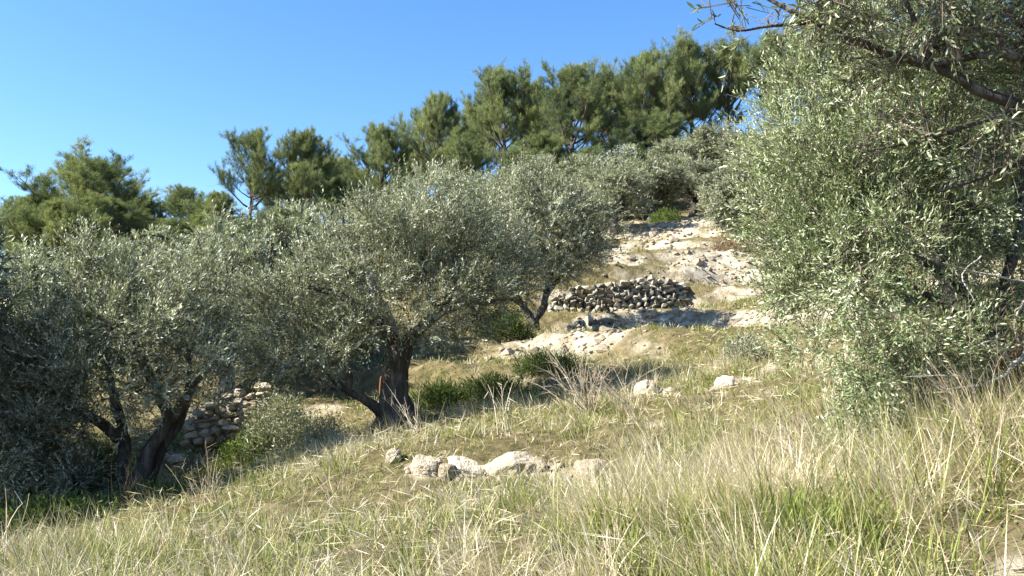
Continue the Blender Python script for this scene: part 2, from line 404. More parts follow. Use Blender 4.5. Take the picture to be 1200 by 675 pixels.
def make_olive(name, label, base, trunk_lines, E, nb=70, nt=600, shoots=9, nl=18, leaf=(0.055, 0.013), seed=1, mat=None, fine=False, group=None,
               shoot_len=0.26, up=0.45, tone=(0.45, 0.2), twig_r=0.0035, cat="olive tree", single=0, twig_part=True, bare_share=0.0, floor=None):
    """trunk_lines: list of (points, radii, n_sides, part_name, material) in world metres; E: crown lobes (centre, radii)"""
    r = np.random.default_rng(seed); base = np.asarray(base, float)
    mat = mat or M_OLIVE
    root = thing(name, label, cat, base, group)
    nodes, nrad = [], []
    for q, (pts, rad, n, pname, pm) in enumerate(trunk_lines):
        p, rr = densify(pts, rad, max(0.06, rad[0] * 0.7), seed + q, 0.10)
        Vt, Ft, cap = tube(p - base, rr, n, seed + q, 0.34 if n >= 10 else 0.16)
        o = obj(pname, mesh(pname, Vt, np.concatenate([Ft, cap]), pm or M_BARK, None, True), root)
        nodes += list(p[len(p) // 3:]); nrad += list(rr[len(p) // 3:])
    nodes = np.array(nodes); nrad = np.array(nrad)
    SA, SB, ra, rb = [], [], [], []
    def grow(targets, rt, rmin, nseg, sag):
        nonlocal nodes, nrad
        d0 = np.array([np.min(((nodes - t) ** 2).sum(1)) for t in targets])
        for t in targets[np.argsort(d0)]:
            k = int(np.argmin(((nodes - t) ** 2).sum(1) * (1 + 0.4 * (nodes[:, 2] > t[2] + 0.1))))
            a = nodes[k]; L = np.linalg.norm(t - a)
            if L < 0.02: continue
            m = max(2, int(L / 0.16)) if nseg is None else nseg
            s = np.linspace(0, 1, m + 1)[:, None]
            off = r.normal(0, 0.09, 3) * L + np.array([0, 0, sag * L])
            line = a + (t - a) * s + off * (4 * s * (1 - s)) + r.normal(0, 0.018, (m + 1, 3)) * L * (s > 0) * (s < 1)
            r0 = min(rt * (0.5 + L), nrad[k] * 0.8)
            rr = np.linspace(r0, max(rmin, r0 * 0.45), m + 1)
            SA.extend(line[:-1]); SB.extend(line[1:]); ra.extend(rr[:-1]); rb.extend(rr[1:])
            nodes = np.vstack([nodes, line[1:]]); nrad = np.r_[nrad, rr[1:]]
    tb, _ = in_ell(E, nb, r, 0.55)
    grow(tb, 0.028, 0.008, None, 0.10)
    tt, _ = in_ell(E, nt, r, 0.30)
    if floor is not None:
        tt = tt[tt[:, 2] > floor(tt[:, 0], tt[:, 1]) + 0.12]
    n0 = len(nodes)
    grow(tt, 0.008, 0.003, 3, 0.05)
    tw = nodes[n0:]; pr = np.array(SA)[-len(tw):]
    cen = np.mean([e[0] for e in E], 0)
    # leafy shoots spring from the twigs
    idx = r.choice(len(tw), len(tt) * shoots, p=None)
    org = tw[idx] + r.normal(0, 0.03, (len(idx), 3))
    sd_ = unit(unit(tw[idx] - pr[idx]) * 0.8 + unit(org - cen) * 0.5 + r.normal(0, 0.55, (len(idx), 3)) + np.array([0, 0, up]))
    droop = r.random(len(idx)) < 0.15
    sd_[droop, 2] -= 0.9; sd_ = unit(sd_)
    SL = shoot_len * r.uniform(0.55, 1.35, len(idx))
    end = org + sd_ * SL[:, None]
    leafy = r.random(len(idx)) >= bare_share
    # each shoot carries its own tone so that clumps differ
    st = r.normal(tone[0], tone[1], len(idx)) + 0.42 * fbm(org[:, 0] * 2.1, org[:, 2] * 2.1 + org[:, 1], seed)
    org2, sd2, SL2, st2 = org[leafy], sd_[leafy], SL[leafy], st[leafy]
    k = len(org2)
    f = (np.arange(nl)[None] + r.random((k, nl))) / nl
    P = org2[:, None] + sd2[:, None] * (SL2[:, None] * f)[..., None]
    az = r.random((k, 1)) * 6.28 + np.arange(nl)[None] * 2.4 + r.normal(0, 0.4, (k, nl))
    e1 = unit(np.cross(sd2, np.array([0.2, 0.3, 0.93]))); e2 = np.cross(sd2, e1)
    side = np.cos(az)[..., None] * e1[:, None] + np.sin(az)[..., None] * e2[:, None]
    D = unit(sd2[:, None] * r.uniform(0.7, 1.5, (k, nl, 1)) + side * 0.75 + np.array([0, 0, 0.1]))
    U = unit(sd2[:, None] * 0.6 - side * 0.5 + r.normal(0, 0.35, (k, nl, 3)) + np.array([0, 0, 0.5]))
    P, D, U = P.reshape(-1, 3), D.reshape(-1, 3), U.reshape(-1, 3)
    n = len(P)
    L = leaf[0] * r.uniform(0.65, 1.3, n); W = leaf[1] * r.uniform(0.75, 1.25, n)
    tn = np.clip(np.repeat(st2, nl) + r.normal(0, 0.17, n) + (r.random(n) < 0.10) * 0.35, 0, 1)
    keep = np.ones(n, bool)
    if floor is not None:
        keep &= P[:, 2] > floor(P[:, 0], P[:, 1]) + 0.02
    if single:
        # the leaves that show largest are pieces of their own
        px = 600 + FPX * P[:, 0] / P[:, 1]
        py = 425 - FPX * P[:, 2] / P[:, 1]
        inside = (px > 790) & (px < 1190) & (py > 5) & (py < 440) & keep & (P[:, 1] > 1)
        size = np.where(inside, L / P[:, 1] * np.abs(np.cross(D, unit(P))).sum(1), 0)
        for q in np.argsort(-size)[:single]:
            keep[q] = False
            SINGLE.append((P[q], D[q], U[q], L[q], W[q], root))
    Vl, Fl, tl = leaves(P[keep] - base, D[keep], U[keep], L[keep], W[keep], tn[keep], 0.25, fine)
    tag(obj("crown", mesh("crown", Vl, Fl, mat, tl), root), None, None, None, "stuff")
    if twig_part:
        sub = (r.random(len(org)) < (.9 if fine else .2)) | ~leafy
        org, end = org[sub], end[sub]
        A = np.concatenate([np.array(SA), org]); B = np.concatenate([np.array(SB), end])
        Ra = np.concatenate([np.array(ra), np.full(len(org), twig_r * 0.6)]); Rb = np.concatenate([np.array(rb), np.full(len(org), twig_r * 0.3)])
        big = Ra > 0.012
        Vs, Fs = prisms(A[~big] - base, B[~big] - base, np.maximum(Ra[~big], twig_r * .5), np.maximum(Rb[~big], twig_r * .35), 3)
        Vb, Fb = prisms(A[big] - base, B[big] - base, Ra[big], Rb[big], 6)
        tag(obj("branchwork", mesh("branchwork", np.concatenate([Vs, Vb]), np.concatenate([Fs, Fb + len(Vs)]), M_TWIG, None, True), root), None, None, None, "stuff")
    return root
SINGLE = []

def lobe(px, py, d, rx, ry, rd):
    return (at(px, py, d), np.array([rx * d / FPX, rd, ry * d / FPX]))

def line(*p): return [at(*q) for q in p]

# --- the big old olive in the middle
b = at(462, 490, 13.5); b[2] = g1(b[0], b[1]) - 0.10
pp = line((462,490,13.5),(462,462,13.5),(467,430,13.52),(474,402,13.55)); pp[0] = b
main_lines = [
 (pp, [.32,.195,.165,.15], 22, "trunk", None),
 (line((468,408,13.5),(459,388,13.45),(450,365,13.35),(436,335,13.2),(425,300,13.2)), [.10,.10,.085,.055,.03], 12, "limb", M_DEADWOOD),
 (line((474,405,13.6),(492,385,13.8),(518,362,13.9),(532,330,13.9),(548,285,14)), [.12,.095,.08,.055,.02], 10, "limb", None),
 (line((518,364,13.9),(505,345,13.7),(495,310,13.6),(498,260,13.6)), [.09,.08,.06,.025], 8, "limb", None),
 (line((520,364,13.9),(552,352,14.1),(580,335,14.3),(600,310,14.4)), [.08,.065,.045,.02], 8, "limb", None),
 (line((450,484,13.4),(424,467,13.2),(402,455,13.1),(385,440,13.0),(365,430,12.9)), [.09,.065,.055,.03,.015], 8, "limb", None),
 (line((408,459,13.1),(410,438,13.1),(401,425,13.1),(390,395,13.0)), [.05,.04,.03,.02], 7, "limb", None),
 (line((402,455,13.1),(380,456,12.9),(362,464,12.8)), [.04,.025,.015], 6, "limb", None),
 (line((462,400,13.4),(435,370,12.9),(395,345,12.8),(350,335,12.8)), [.10,.08,.06,.02], 8, "limb", None),
]
E = [lobe(500,262,13.8,88,66,1.4), lobe(440,285,13.6,75,70,1.3), lobe(565,285,14,72,66,1.2), lobe(400,335,13.3,80,62,1.2), lobe(338,352,13.1,58,66,1.0),
     lobe(345,410,12.8,58,36,.8), lobe(425,385,12.7,55,42,.5), lobe(535,388,13.2,52,24,.5), lobe(510,325,13.9,70,40,1.0), lobe(600,335,14.2,38,42,.8), lobe(560,370,13.6,36,22,.5), lobe(320,430,12.7,50,30,.6), lobe(390,415,12.5,45,32,.5), lobe(500,395,12.9,36,20,.4), lobe(300,375,12.9,42,60,.8), lobe(505,335,12.9,60,40,.4), lobe(565,335,13.1,45,38,.4), lobe(450,345,12.7,50,40,.4), lobe(492,372,12.8,40,24,.35), lobe(450,378,12.7,36,22,.3), lobe(540,360,13.0,36,24,.35)]
make_olive("olive_tree", "broad old olive with thick gnarled dark trunk in the middle of the picture", b, main_lines, E, 130, 1150, 7, 14, (0.062, 0.0165), 3, up=.6, shoot_len=.36, tone=(.45,.26))

# --- the young forked olive beside the stone wall
b = at(628, 402, 22); b[2] = g1(b[0], b[1]) - 0.08
pp = line((628,402,22),(627,388,22),(624,374,22)); pp[0] = b
l3 = [(pp, [.19,.15,.14], 12, "trunk", None),
 (line((624,376,22),(612,358,22),(604,340,21.9),(596,300,21.8),(590,250,21.9)), [.11,.09,.08,.06,.02], 8, "limb", None),
 (line((625,376,22),(637,360,22),(640,345,22.1),(648,315,22.3),(660,270,22.4)), [.12,.10,.09,.07,.02], 8, "limb", None),
 (line((640,348,22.1),(656,325,22),(680,305,22),(700,285,22)), [.06,.05,.04,.015], 7, "limb", None),
 (line((612,358,22),(595,350,21.6),(575,352,21.3)), [.05,.035,.02], 6, "limb", None)]
E = [lobe(640,265,22.3,72,56,1.7), lobe(600,235,22.3,45,45,1.3), lobe(690,265,22.4,44,44,1.2), lobe(600,300,21.8,44,36,1.1), lobe(668,308,22,48,28,1.0), lobe(625,215,22.5,35,30,1), lobe(640,320,22,50,20,1.0)]
make_olive("olive_tree", "forked young olive standing left of the dark stone terrace wall", b, l3, E, 80, 620, 7, 14, (0.085, 0.022), 5, shoot_len=.42, up=.6, tone=(.45,.24))

# --- the dark olive at the left with three stems
b = at(160, 586, 11.5); b[2] = g1(b[0], b[1]) - 0.08
def foot(px, d, sink=.08):
    q = ground_at(px, d); q[2] -= sink; return q
la = [([foot(146,11.5)] + line((145,548,11.5),(147,515,11.6),(135,470,11.6),(120,400,11.6)), [.11,.085,.075,.06,.02], 12, "trunk", None),
 ([foot(157,11.4)] + line((164,556,11.4),(178,525,11.4),(200,492,11.4),(225,455,11.5),(250,410,11.6)), [.13,.10,.09,.075,.05,.015], 12, "trunk", None),
 ([foot(172,11.6)] + line((180,552,11.6),(193,520,11.6),(212,492,11.7),(222,440,11.8),(215,360,11.8)), [.09,.07,.06,.055,.04,.015], 10, "trunk", None),
 (line((200,492,11.4),(185,460,11.3),(165,420,11.2),(150,360,11.2)), [.08,.07,.05,.02], 8, "limb", None),
 (line((146,520,11.6),(110,490,11.4),(70,470,11.3),(35,430,11.3)), [.08,.065,.05,.02], 8, "limb", None)]
E = [lobe(120,340,11.7,52,62,.9), lobe(105,300,11.6,30,36,.5), lobe(205,345,11.9,72,60,1.0), lobe(170,390,11.4,85,62,1.1), lobe(75,400,11.4,70,62,1.0), lobe(40,460,11.3,62,62,.9), lobe(125,445,11.2,85,46,.9), lobe(245,400,11.8,46,56,.8),
     lobe(215,455,11.2,45,24,.5), lobe(50,525,11,60,36,.7), lobe(10,400,11.6,50,90,1.0), lobe(-60,450,11.6,60,90,1.0), lobe(60,510,10.9,55,45,.7), lobe(15,520,10.7,50,50,.7), lobe(90,560,10.9,36,22,.5), lobe(108,488,10.9,60,30,.5), lobe(178,462,11.0,48,24,.4), lobe(235,470,11.2,36,18,.35), lobe(20,560,10.8,50,34,.6), lobe(245,430,11.3,40,30,.6)]
make_olive("olive_tree", "dark olive with three slanting stems at the left", b, la, E, 140, 1150, 7, 14, (0.06, 0.0165), 7, up=.5, shoot_len=.36, tone=(.40,.26))

# --- olive prototypes for the grove behind
def grove_olive(label, base, seed, name="olive_tree", h=4.4, w=3.6, nt=380, leaf=(0.10, 0.03), shoots=7, nl=13):
    r = np.random.default_rng(seed); base = np.asarray(base, float)
    z = np.array([0, 0, 1.0])
    def q(x, y, t): return base + np.array([x * w / 2, y * w / 2, t * h])
    lines = [([q(0,0,-.02), q(.03,.02,.12), q(.0,.04,.26)], [.2,.16,.14], 10, "trunk", None)]
    for k in range(4):
        a = k * 1.57 + r.uniform(-.4, .4)
        lines.append(([q(0,.04,.24), q(.2*math.cos(a),.2*math.sin(a),.36), q(.42*math.cos(a+.2),.42*math.sin(a+.2),.55), q(.5*math.cos(a),.5*math.sin(a),.8)], [.10,.085,.06,.02], 7, "limb", None))
    E = []
    for k in range(7):
        a = k * 0.9 + r.uniform(-.3, .3); rr = r.uniform(.35, .6)
        E.append((q(rr*math.cos(a), rr*math.sin(a), r.uniform(.3,.7)), np.array([.46*w/2, .46*w/2, .2*h]) * r.uniform(.85,1.2)))
    E += [(q(.05,0,.76), np.array([.5*w/2,.5*w/2,.23*h])), (q(-.1,.1,.62), np.array([.6*w/2,.6*w/2,.25*h]))]
    return make_olive(name, label, base, lines, E, 60, nt, shoots, nl, leaf, seed, shoot_len=.3)

gA = grove_olive("grey-green olive crowded behind the dark three-stemmed olive, right side", foot(262, 17.5), 21, h=4.0, nt=450, leaf=(.085, .025))
gB = grove_olive("small olive at the top of the stony slope with low dark trunk", foot(872, 33), 22, h=3.6, w=3.9, nt=420, leaf=(.11, .034))
grove = [ # proto, px, d, height, width, label
 (gA, 15, 15.0, 4.1, 4.0, "olive at the left edge behind the dark three-stemmed olive"),
 (gB, 350, 19.5, 3.9, 4.2, "olive whose crown fills in left of and behind the broad old olive"),
 (gA, -60, 13.0, 4.0, 4.0, "olive cut by the left edge of the picture"),
 (gB, 740, 47, 4.0, 5.6, "round olive above the stone wall, below the tallest pines"),
 (gA, 795, 50, 3.8, 5.4, "olive at the head of the stony slope, right of the round one"),
 (gB, 690, 44, 4.0, 5.8, "olive just right of the young forked olive's crown"),
 (gA, 850, 50, 4.2, 5.4, "pale olive highest up the slope below the right-hand pines"),
 (gB, 640, 46, 4.0, 5.0, "olive showing over the top of the young forked olive"),
 (gA, 560, 40, 3.8, 5.0, "olive behind the top right of the broad old olive"),
 (gB, 905, 40, 4.0, 5.0, "olive half hidden behind the near olive's left flank, high on the slope"),
 (gA, 455, 38, 3.6, 5.0, "olive hidden behind the crown of the broad old olive"),
 (gB, 180, 28, 3.6, 4.6, "olive far behind the dark three-stemmed olive at the foot of the pines"),
 (gA, 722, 36.5, 3.5, 4.6, "olive between the young forked olive and the stony slope's top"),
 (gB, 765, 41, 3.4, 4.6, "olive directly above the top of the stony slope"),
 (gA, 815, 43, 3.4, 4.8, "olive behind the small hilltop olive"),
 (gB, 600, 33, 3.8, 5.0, "olive low behind the young forked olive, left side"),
 (gB, 1050, 17.5, 5.4, 5.6, "olive behind the near right-hand olive, left one of two"),
 (gA, 1120, 13.5, 5.0, 5.4, "olive behind the near right-hand olive, right one of two"),
 (gA, -200, 10.4, 4.7, 4.6, "olive at the very left edge in front of the dark three-stemmed olive's row"),
 (gB, -310, 12.5, 5.2, 5.0, "olive outside the left edge beyond the nearer shading olive"),
 (gA, 60, 30, 3.4, 4.6, "olive below the broad domed pine at the far left"),
]
for k, (pr, px, d, h, w, lb) in enumerate(grove):
    h0, w0 = (4.0, 3.6) if pr is gA else (3.6, 3.9)
    dup(pr, foot(px, d), lb, None, random.uniform(0, 6.28), (w / w0, w / w0, h / h0))

# --- the near olive on the right and the one that reaches in over it
b = foot(1165, 7.2)
lr = [([b] + line((1162,415,7.2),(1158,388,7.2),(1148,362,7.2),(1120,330,7.1),(1090,270,7.0),(1050,200,7.0)), [.09,.07,.06,.048,.036,.026,.012], 10, "trunk", None),
 ([b + np.array([.12,.05,0])] + line((1170,400,7.25),(1172,355,7.3),(1186,300,7.3),(1200,240,7.4),(1190,150,7.5)), [.08,.06,.05,.042,.03,.012], 10, "trunk", None),
 (line((1158,388,7.2),(1125,372,7.0),(1085,345,6.8),(1040,320,6.7)), [.045,.035,.025,.012], 7, "limb", None),
 (line((1186,300,7.3),(1150,255,7.2),(1120,190,7.2),(1100,110,7.2)), [.045,.035,.025,.012], 7, "limb", None),
 (line((1120,330,7.1),(1060,290,7.0),(1000,240,7.1),(950,190,7.2)), [.04,.03,.02,.01], 7, "limb", None)]
E = [lobe(955,190,7.2,85,95,.8), lobe(1005,300,6.6,105,85,.75), lobe(945,300,7.0,62,85,.6), lobe(1050,120,7.2,105,90,1.0), lobe(1095,235,7.3,90,90,.8), lobe(1045,395,6.0,66,50,.5), lobe(1000,360,6.2,60,60,.5),
     lobe(1170,160,7.9,90,130,.9), lobe(900,165,7.6,40,72,.5), lobe(905,255,7.2,38,75,.5), lobe(925,340,6.9,55,45,.5), lobe(960,400,6.4,45,36,.4), lobe(990,70,7.6,75,60,.8), lobe(1020,440,5.8,40,36,.35), lobe(1150,290,7.4,60,40,.5), lobe(1240,250,8,80,120,.9), lobe(1000,215,6.9,70,70,.6), lobe(1060,30,7.4,110,70,.8), lobe(1180,40,7.8,100,90,.8), lobe(1080,-20,7.6,120,60,.8), lobe(970,30,7.8,60,50,.6), lobe(940,110,7.6,60,70,.6), lobe(1110,345,6.9,60,45,.45), lobe(1190,370,7.6,60,60,.5), lobe(1080,430,6.4,70,40,.5), lobe(1170,420,6.6,60,36,.4), lobe(1130,400,6.2,50,40,.4), lobe(1100,160,7.2,90,90,.8), lobe(1230,180,8.2,80,150,.8)]
make_olive("olive_tree", "bushy near olive with green leafy flank filling the right side", b, lr, E, 170, 2000, 9, 12, (0.045, 0.012), 9, M_OLIVE_NEAR, False, tone=(.5,.24), shoot_len=.27, up=.55, floor=gz, bare_share=.2, twig_r=.0055)

b = np.array([3.75, 4.0, g1(3.75, 4.0) - .1])
lo = [([b, np.array([3.7,4.05,.3]), np.array([3.62,4.2,1.0]), np.array([3.5,4.4,1.45])], [.19,.15,.13,.11], 14, "trunk", None),
 ([np.array([3.5,4.4,1.4])] + line((1260,160,4.6),(1200,127,4.6),(1150,107,4.6),(1105,83,4.6),(1040,62,4.6),(985,40,4.6),(930,14,4.6),(880,-12,4.7)), [.045,.04,.034,.03,.027,.023,.019,.014,.008], 9, "limb", None),
 ([np.array([3.5,4.4,1.45])] + line((1250,80,4.5),(1200,68,4.5),(1165,64,4.5),(1125,70,4.55),(1085,80,4.6)), [.04,.028,.022,.02,.018,.014], 8, "limb", None),
 (line((1092,78,4.6),(1080,45,4.6),(1068,15,4.6),(1050,-20,4.7)), [.019,.016,.014,.01], 7, "limb", None),
 (line((950,27,4.6),(905,30,4.5),(865,36,4.45),(838,28,4.4)), [.012,.009,.006,.004], 5, "limb", None),
 (line((1200,127,4.6),(1140,146,4.5),(1080,165,4.5),(1020,176,4.5)), [.018,.012,.009,.005], 6, "limb", None),
 ([np.array([3.5,4.4,1.45])] + line((1215,40,4.8),(1190,0,4.8),(1180,-40,4.8)), [.05,.035,.03,.02], 8, "limb", None),
 (line((1260,180,4.6),(1190,192,4.5),(1140,212,4.5),(1095,226,4.5)), [.022,.015,.011,.006], 6, "limb", None)]
E = [lobe(1060,40,4.6,110,55,.5), lobe(960,20,4.55,80,40,.35), lobe(860,22,4.45,48,26,.2), lobe(1150,40,4.7,80,70,.5), lobe(1060,150,4.5,60,30,.25), lobe(1170,170,4.5,60,60,.4), lobe(1250,100,4.6,80,120,.6), lobe(1050,-60,4.8,170,60,.7), (np.array([1.7,4.4,2.75]), np.array([.85,.8,.5])), (np.array([2.7,4.5,3.0]), np.array([.9,.9,.6])), (np.array([2.2,3.9,2.6]), np.array([.8,.5,.4]))]  # last lobes: unseen crown overhead, added to throw shade on the corner limbs
make_olive("olive_tree", "olive reaching in from the right with bare lichened limbs across the top corner", b, lo, E, 150, 1000, 7, 8, (0.05, 0.012), 12, M_OLIVE_NEAR, True, tone=(.5,.22), shoot_len=.2, up=.2, single=300, bare_share=.7, twig_r=.005)
if SINGLE:
    pool = []
    for k in range(6):
        Vl, Fl, tl = leaves(np.zeros((1, 3)), np.array([[0, 1.0, 0]]), np.array([[0, 0, 1.0]]), np.array([1.0]), np.array([0.24]), np.array([.3 + .12 * k]), .25, True)
        pool.append(mesh("leaf", Vl, Fl, M_OLIVE_NEAR, tl))
    for k, (p, d, u_, L, W, root) in enumerate(SINGLE):
        s = unit(np.cross(d, u_)); n_ = np.cross(s, d)
        o = bpy.data.objects.new("leaf", pool[k % 6]); C.objects.link(o); o.parent = root
        m4 = Matrix(np.c_[np.vstack([s, d, n_]).T * L, p - np.array(root.location)].tolist() + [[0, 0, 0, 1]])
        o.matrix_local = m4

# ------------------------------------------------------------------ pines
def make_pine(label, base, seed, H=10.0, Rc=2.6, lo_=0.28, nb=44, open_=0.0, dome=0.5, lean=0.3):
    r = np.random.default_rng(seed); base = np.asarray(base, float)
    root = thing("pine_tree", label, "pine tree", base)
    ts = np.linspace(0, 1, 9)
    ph = r.uniform(0, 6.28)
    sp = np.c_[lean * np.sin(ts * 2 + ph) - lean * math.sin(ph), lean * np.cos(ts * 2.4 + ph) - lean * math.cos(ph), ts * H * 0.97]
    sp[0, 2] = -0.25
    rad = 0.17 * (1 - ts) ** 0.8 + 0.015
    p, rr = densify(sp, rad, 0.4, seed, 0.1)
    Vt, Ft, cap = tube(p, rr, 9, seed, 0.1)
    obj("trunk", mesh("trunk", Vt, np.concatenate([Ft, cap]), M_PBARK, None, True), root)
    A, B, ra, rb = [], [], [], []
    TP, TD, TT = [], [], []
    for k in range(nb):
        t = lo_ + (1 - lo_) * ((k + r.random()) / nb) ** 0.85
        o = np.array([np.interp(t, ts, sp[:, 0]), np.interp(t, ts, sp[:, 1]), t * H * .97])
        q = (t - lo_) / (1 - lo_)
        prof = (math.sin(math.pi * min(1, q * 0.78 + 0.22) ** (0.75 + dome)) ** 0.8) * (1 - 0.35 * q) + 0.10
        L = Rc * prof * r.choice([.55, .8, 1.0, 1.25], p=[.2, .3, .3, .2])
        az = k * 2.4 + r.uniform(-.6, .6)
        rise = r.uniform(0.15, 0.8) + 1.2 * q
        d = np.array([math.cos(az), math.sin(az), rise]); d /= np.linalg.norm(d)
        m = 6
        s = np.linspace(0, 1, m)[:, None]
        ln = o + d * L * s + np.array([0, 0, 1]) * (L * 0.35 * (s ** 2 - 0.5 * s)) + r.normal(0, .06, (m, 3)) * s
        A += list(ln[:-1]); B += list(ln[1:]); ra += list(np.linspace(.045, .014, m - 1) * (L / 2.2 + .3)); rb += list(np.linspace(.04, .011, m - 1) * (L / 2.2 + .3))
        dead = q < 0.15 and r.random() < 0.5
        btone = r.normal(.48, .15) + .12 * q
        for j in range(int(7 + L * 6)):
            f = r.uniform(0.25, 1.0) ** 0.75
            x = np.array([np.interp(f, s[:, 0], ln[:, c]) for c in range(3)])
            side = unit(r.normal(0, 1, 3) * np.array([1, 1, .5]) + d * 0.7 + np.array([0, 0, .8]))
            l2 = min(1.1, L * (0.5 - 0.28 * f)) * r.uniform(.5, 1.4) + .15
            e = x + side * l2
            A.append(x); B.append(e); ra.append(.012); rb.append(.006)
            if dead or r.random() < open_: continue
            bt = btone + r.normal(0, .1)
            for h_ in range(int(2 + l2 * 5)):        # brush-like shoots at the outer half of each spray
                g = r.uniform(.35, 1.0); y0 = x + (e - x) * g
                sd2 = unit(side * .5 + r.normal(0, .5, 3) + np.array([0, 0, 1.0]))
                l3 = r.uniform(.18, .42)
                if h_ % 3 == 0: A.append(y0); B.append(y0 + sd2 * l3); ra.append(.006); rb.append(.003)
                nt = 3
                TP.append(y0 + sd2 * (l3 * (np.arange(nt) + r.random(nt))[:, None] / nt))
                TD.append(np.repeat(sd2[None], nt, 0)); TT.append(np.full(nt, bt + r.normal(0, .07)))
    TP, TD, TT = np.concatenate(TP), np.concatenate(TD), np.concatenate(TT)
    nn = 9; k = len(TP)
    D = unit(TD[:, None] * 0.9 + r.normal(0, .45, (k, nn, 3)))
    P = TP[:, None] + r.normal(0, .05, (k, nn, 3))
    L = r.uniform(.13, .25, (k, nn)); W = r.uniform(.006, .011, (k, nn))
    S = unit(np.cross(D, r.normal(0, 1, (k, nn, 3))))
    Vn = np.stack([P + S * W[..., None], P - S * W[..., None], P + D * L[..., None]], 2).reshape(-1, 3)
    Fn = np.arange(len(Vn)).reshape(-1, 3)
    tn = np.clip(np.repeat(TT, nn * 3) + np.repeat(r.normal(0, .1, k * nn), 3), 0, 1)
    tag(obj("crown", mesh("crown", Vn, Fn, M_PINE, tn), root), None, None, None, "stuff")
    Vs, Fs = prisms(np.array(A), np.array(B), np.array(ra), np.array(rb), 3)
    tag(obj("branchwork", mesh("branchwork", Vs, Fs, M_PBARK, None, True), root), None, None, None, "stuff")
    return root

# label, px of crown, top py, crown width px, distance, prototype
PINES = [
 ("tall thin open-crowned pine with its pale trunk showing, left of centre", 285, 160, 76, 50, 0),
 ("broad domed pine at the far left", 92, 200, 170, 47, 1),
 ("dark bushy pine right of the thin open-crowned one", 357, 166, 96, 50, 2),
 ("pointed pine at the right of the left-hand group, above the broad old olive", 440, 156, 84, 53, 3),
 ("pine with rounded top at the left end of the ridge group", 512, 124, 84, 57, 2),
 ("grey-green pine second along the ridge group", 590, 102, 112, 61, 1),
 ("bright green tall pine in the middle of the ridge group", 676, 85, 112, 57, 3),
 ("pine right of the bright green one on the ridge", 757, 75, 96, 58, 2),
 ("tallest pine against the sky near the right-hand olive", 815, 58, 92, 60, 3),
 ("pine partly hidden by the near olive's leaves at the ridge's right end", 862, 62, 90, 61, 1),
 ("small rounded pine in the dip left of the thin open-crowned one", 212, 224, 64, 60, 3),
 ("low pine sloping off the left edge of the picture", 30, 236, 110, 46, 2),
 ("pine at the extreme left edge", -45, 255, 100, 47, 1),
 ("pine filling in between the pointed pine and the ridge group", 480, 178, 70, 60, 1),
 ("pine set back between the first two ridge pines", 548, 132, 80, 67, 3),
 ("pine set back left of the bright green ridge pine", 632, 108, 84, 67, 2),
 ("shaded pine set back right of the bright green ridge pine", 718, 104, 84, 66, 1),
 ("pine set back under the tallest pine", 790, 96, 90, 67, 0),
 ("pine set back between the dark bushy pine and the pointed pine", 400, 190, 70, 60, 3),
 ("low pine left of the thin open-crowned pine's trunk", 250, 232, 66, 58, 2),
 ("small pine right of the far left dome", 158, 238, 60, 52, 3),
 ("little yellow-green pine at the foot of the ridge pines", 598, 178, 44, 50, 3),
 ("little bushy pine below the bright green ridge pine", 692, 178, 42, 52, 3),
 ("young pine low among the olives under the tallest pine", 828, 168, 44, 54, 2),
 ("low bushy pine under the far left dome, left side", 55, 245, 110, 43, 2),
 ("low bushy pine under the far left dome, right side", 130, 240, 100, 43, 3),
 ("low bushy pine left of the thin open-crowned pine's foot", 228, 258, 90, 46, 2),
 ("low bushy pine at the thin open-crowned pine's right foot", 325, 250, 80, 47, 3),
 ("low bushy pine between pointed pine and broad old olive", 390, 215, 90, 50, 2),
 ("pine closing the gap between the far left dome and the dip", 185, 262, 90, 54, 2),
 ("low pine behind the thin open-crowned pine's right side", 335, 215, 80, 60, 1),
 ("low pine under the pointed pine, above the broad old olive", 420, 205, 90, 56, 2),
 ("low pine in front of the ridge group's left end", 535, 172, 90, 54, 1),
 ("low pine between grey-green and bright green ridge pines", 640, 165, 90, 56, 2),
 ("low pine in front of the tallest pine's foot", 770, 140, 100, 56, 3),
 ("pine behind the near olive, far right", 930, 50, 110, 60, 2),
 ("pine behind the near olive, furthest right", 1030, 20, 120, 62, 3),
]
protos = {}
spec = {0: dict(seed=31, H=9, Rc=3.0, lo_=.28, nb=40, open_=.2, dome=.1, lean=.35), 1: dict(seed=32, H=8, Rc=4.2, lo_=.12, nb=46, open_=.06, dome=.35),
        2: dict(seed=33, H=8, Rc=3.7, lo_=.1, nb=48, open_=.06, dome=.15), 3: dict(seed=34, H=8, Rc=3.3, lo_=.08, nb=48, open_=.08, dome=0.0)}
for lb, px, top, wpx, d, k in PINES:
    p = ground_at(px, d); h = at(px, top, d)[2] - p[2]; w = wpx * d / FPX
    if k not in protos:
        protos[k] = make_pine(lb, p, **spec[k]); o = protos[k]
    else:
        o = dup(protos[k], p, lb)
    H0, R0 = spec[k]["H"], spec[k]["Rc"]
    o.location = tuple(p)
    sx = w / (2 * R0 * 0.88)
    o.rotation_euler = (0, 0, random.uniform(0, 6.28)); o.scale = (sx, sx, h / H0)

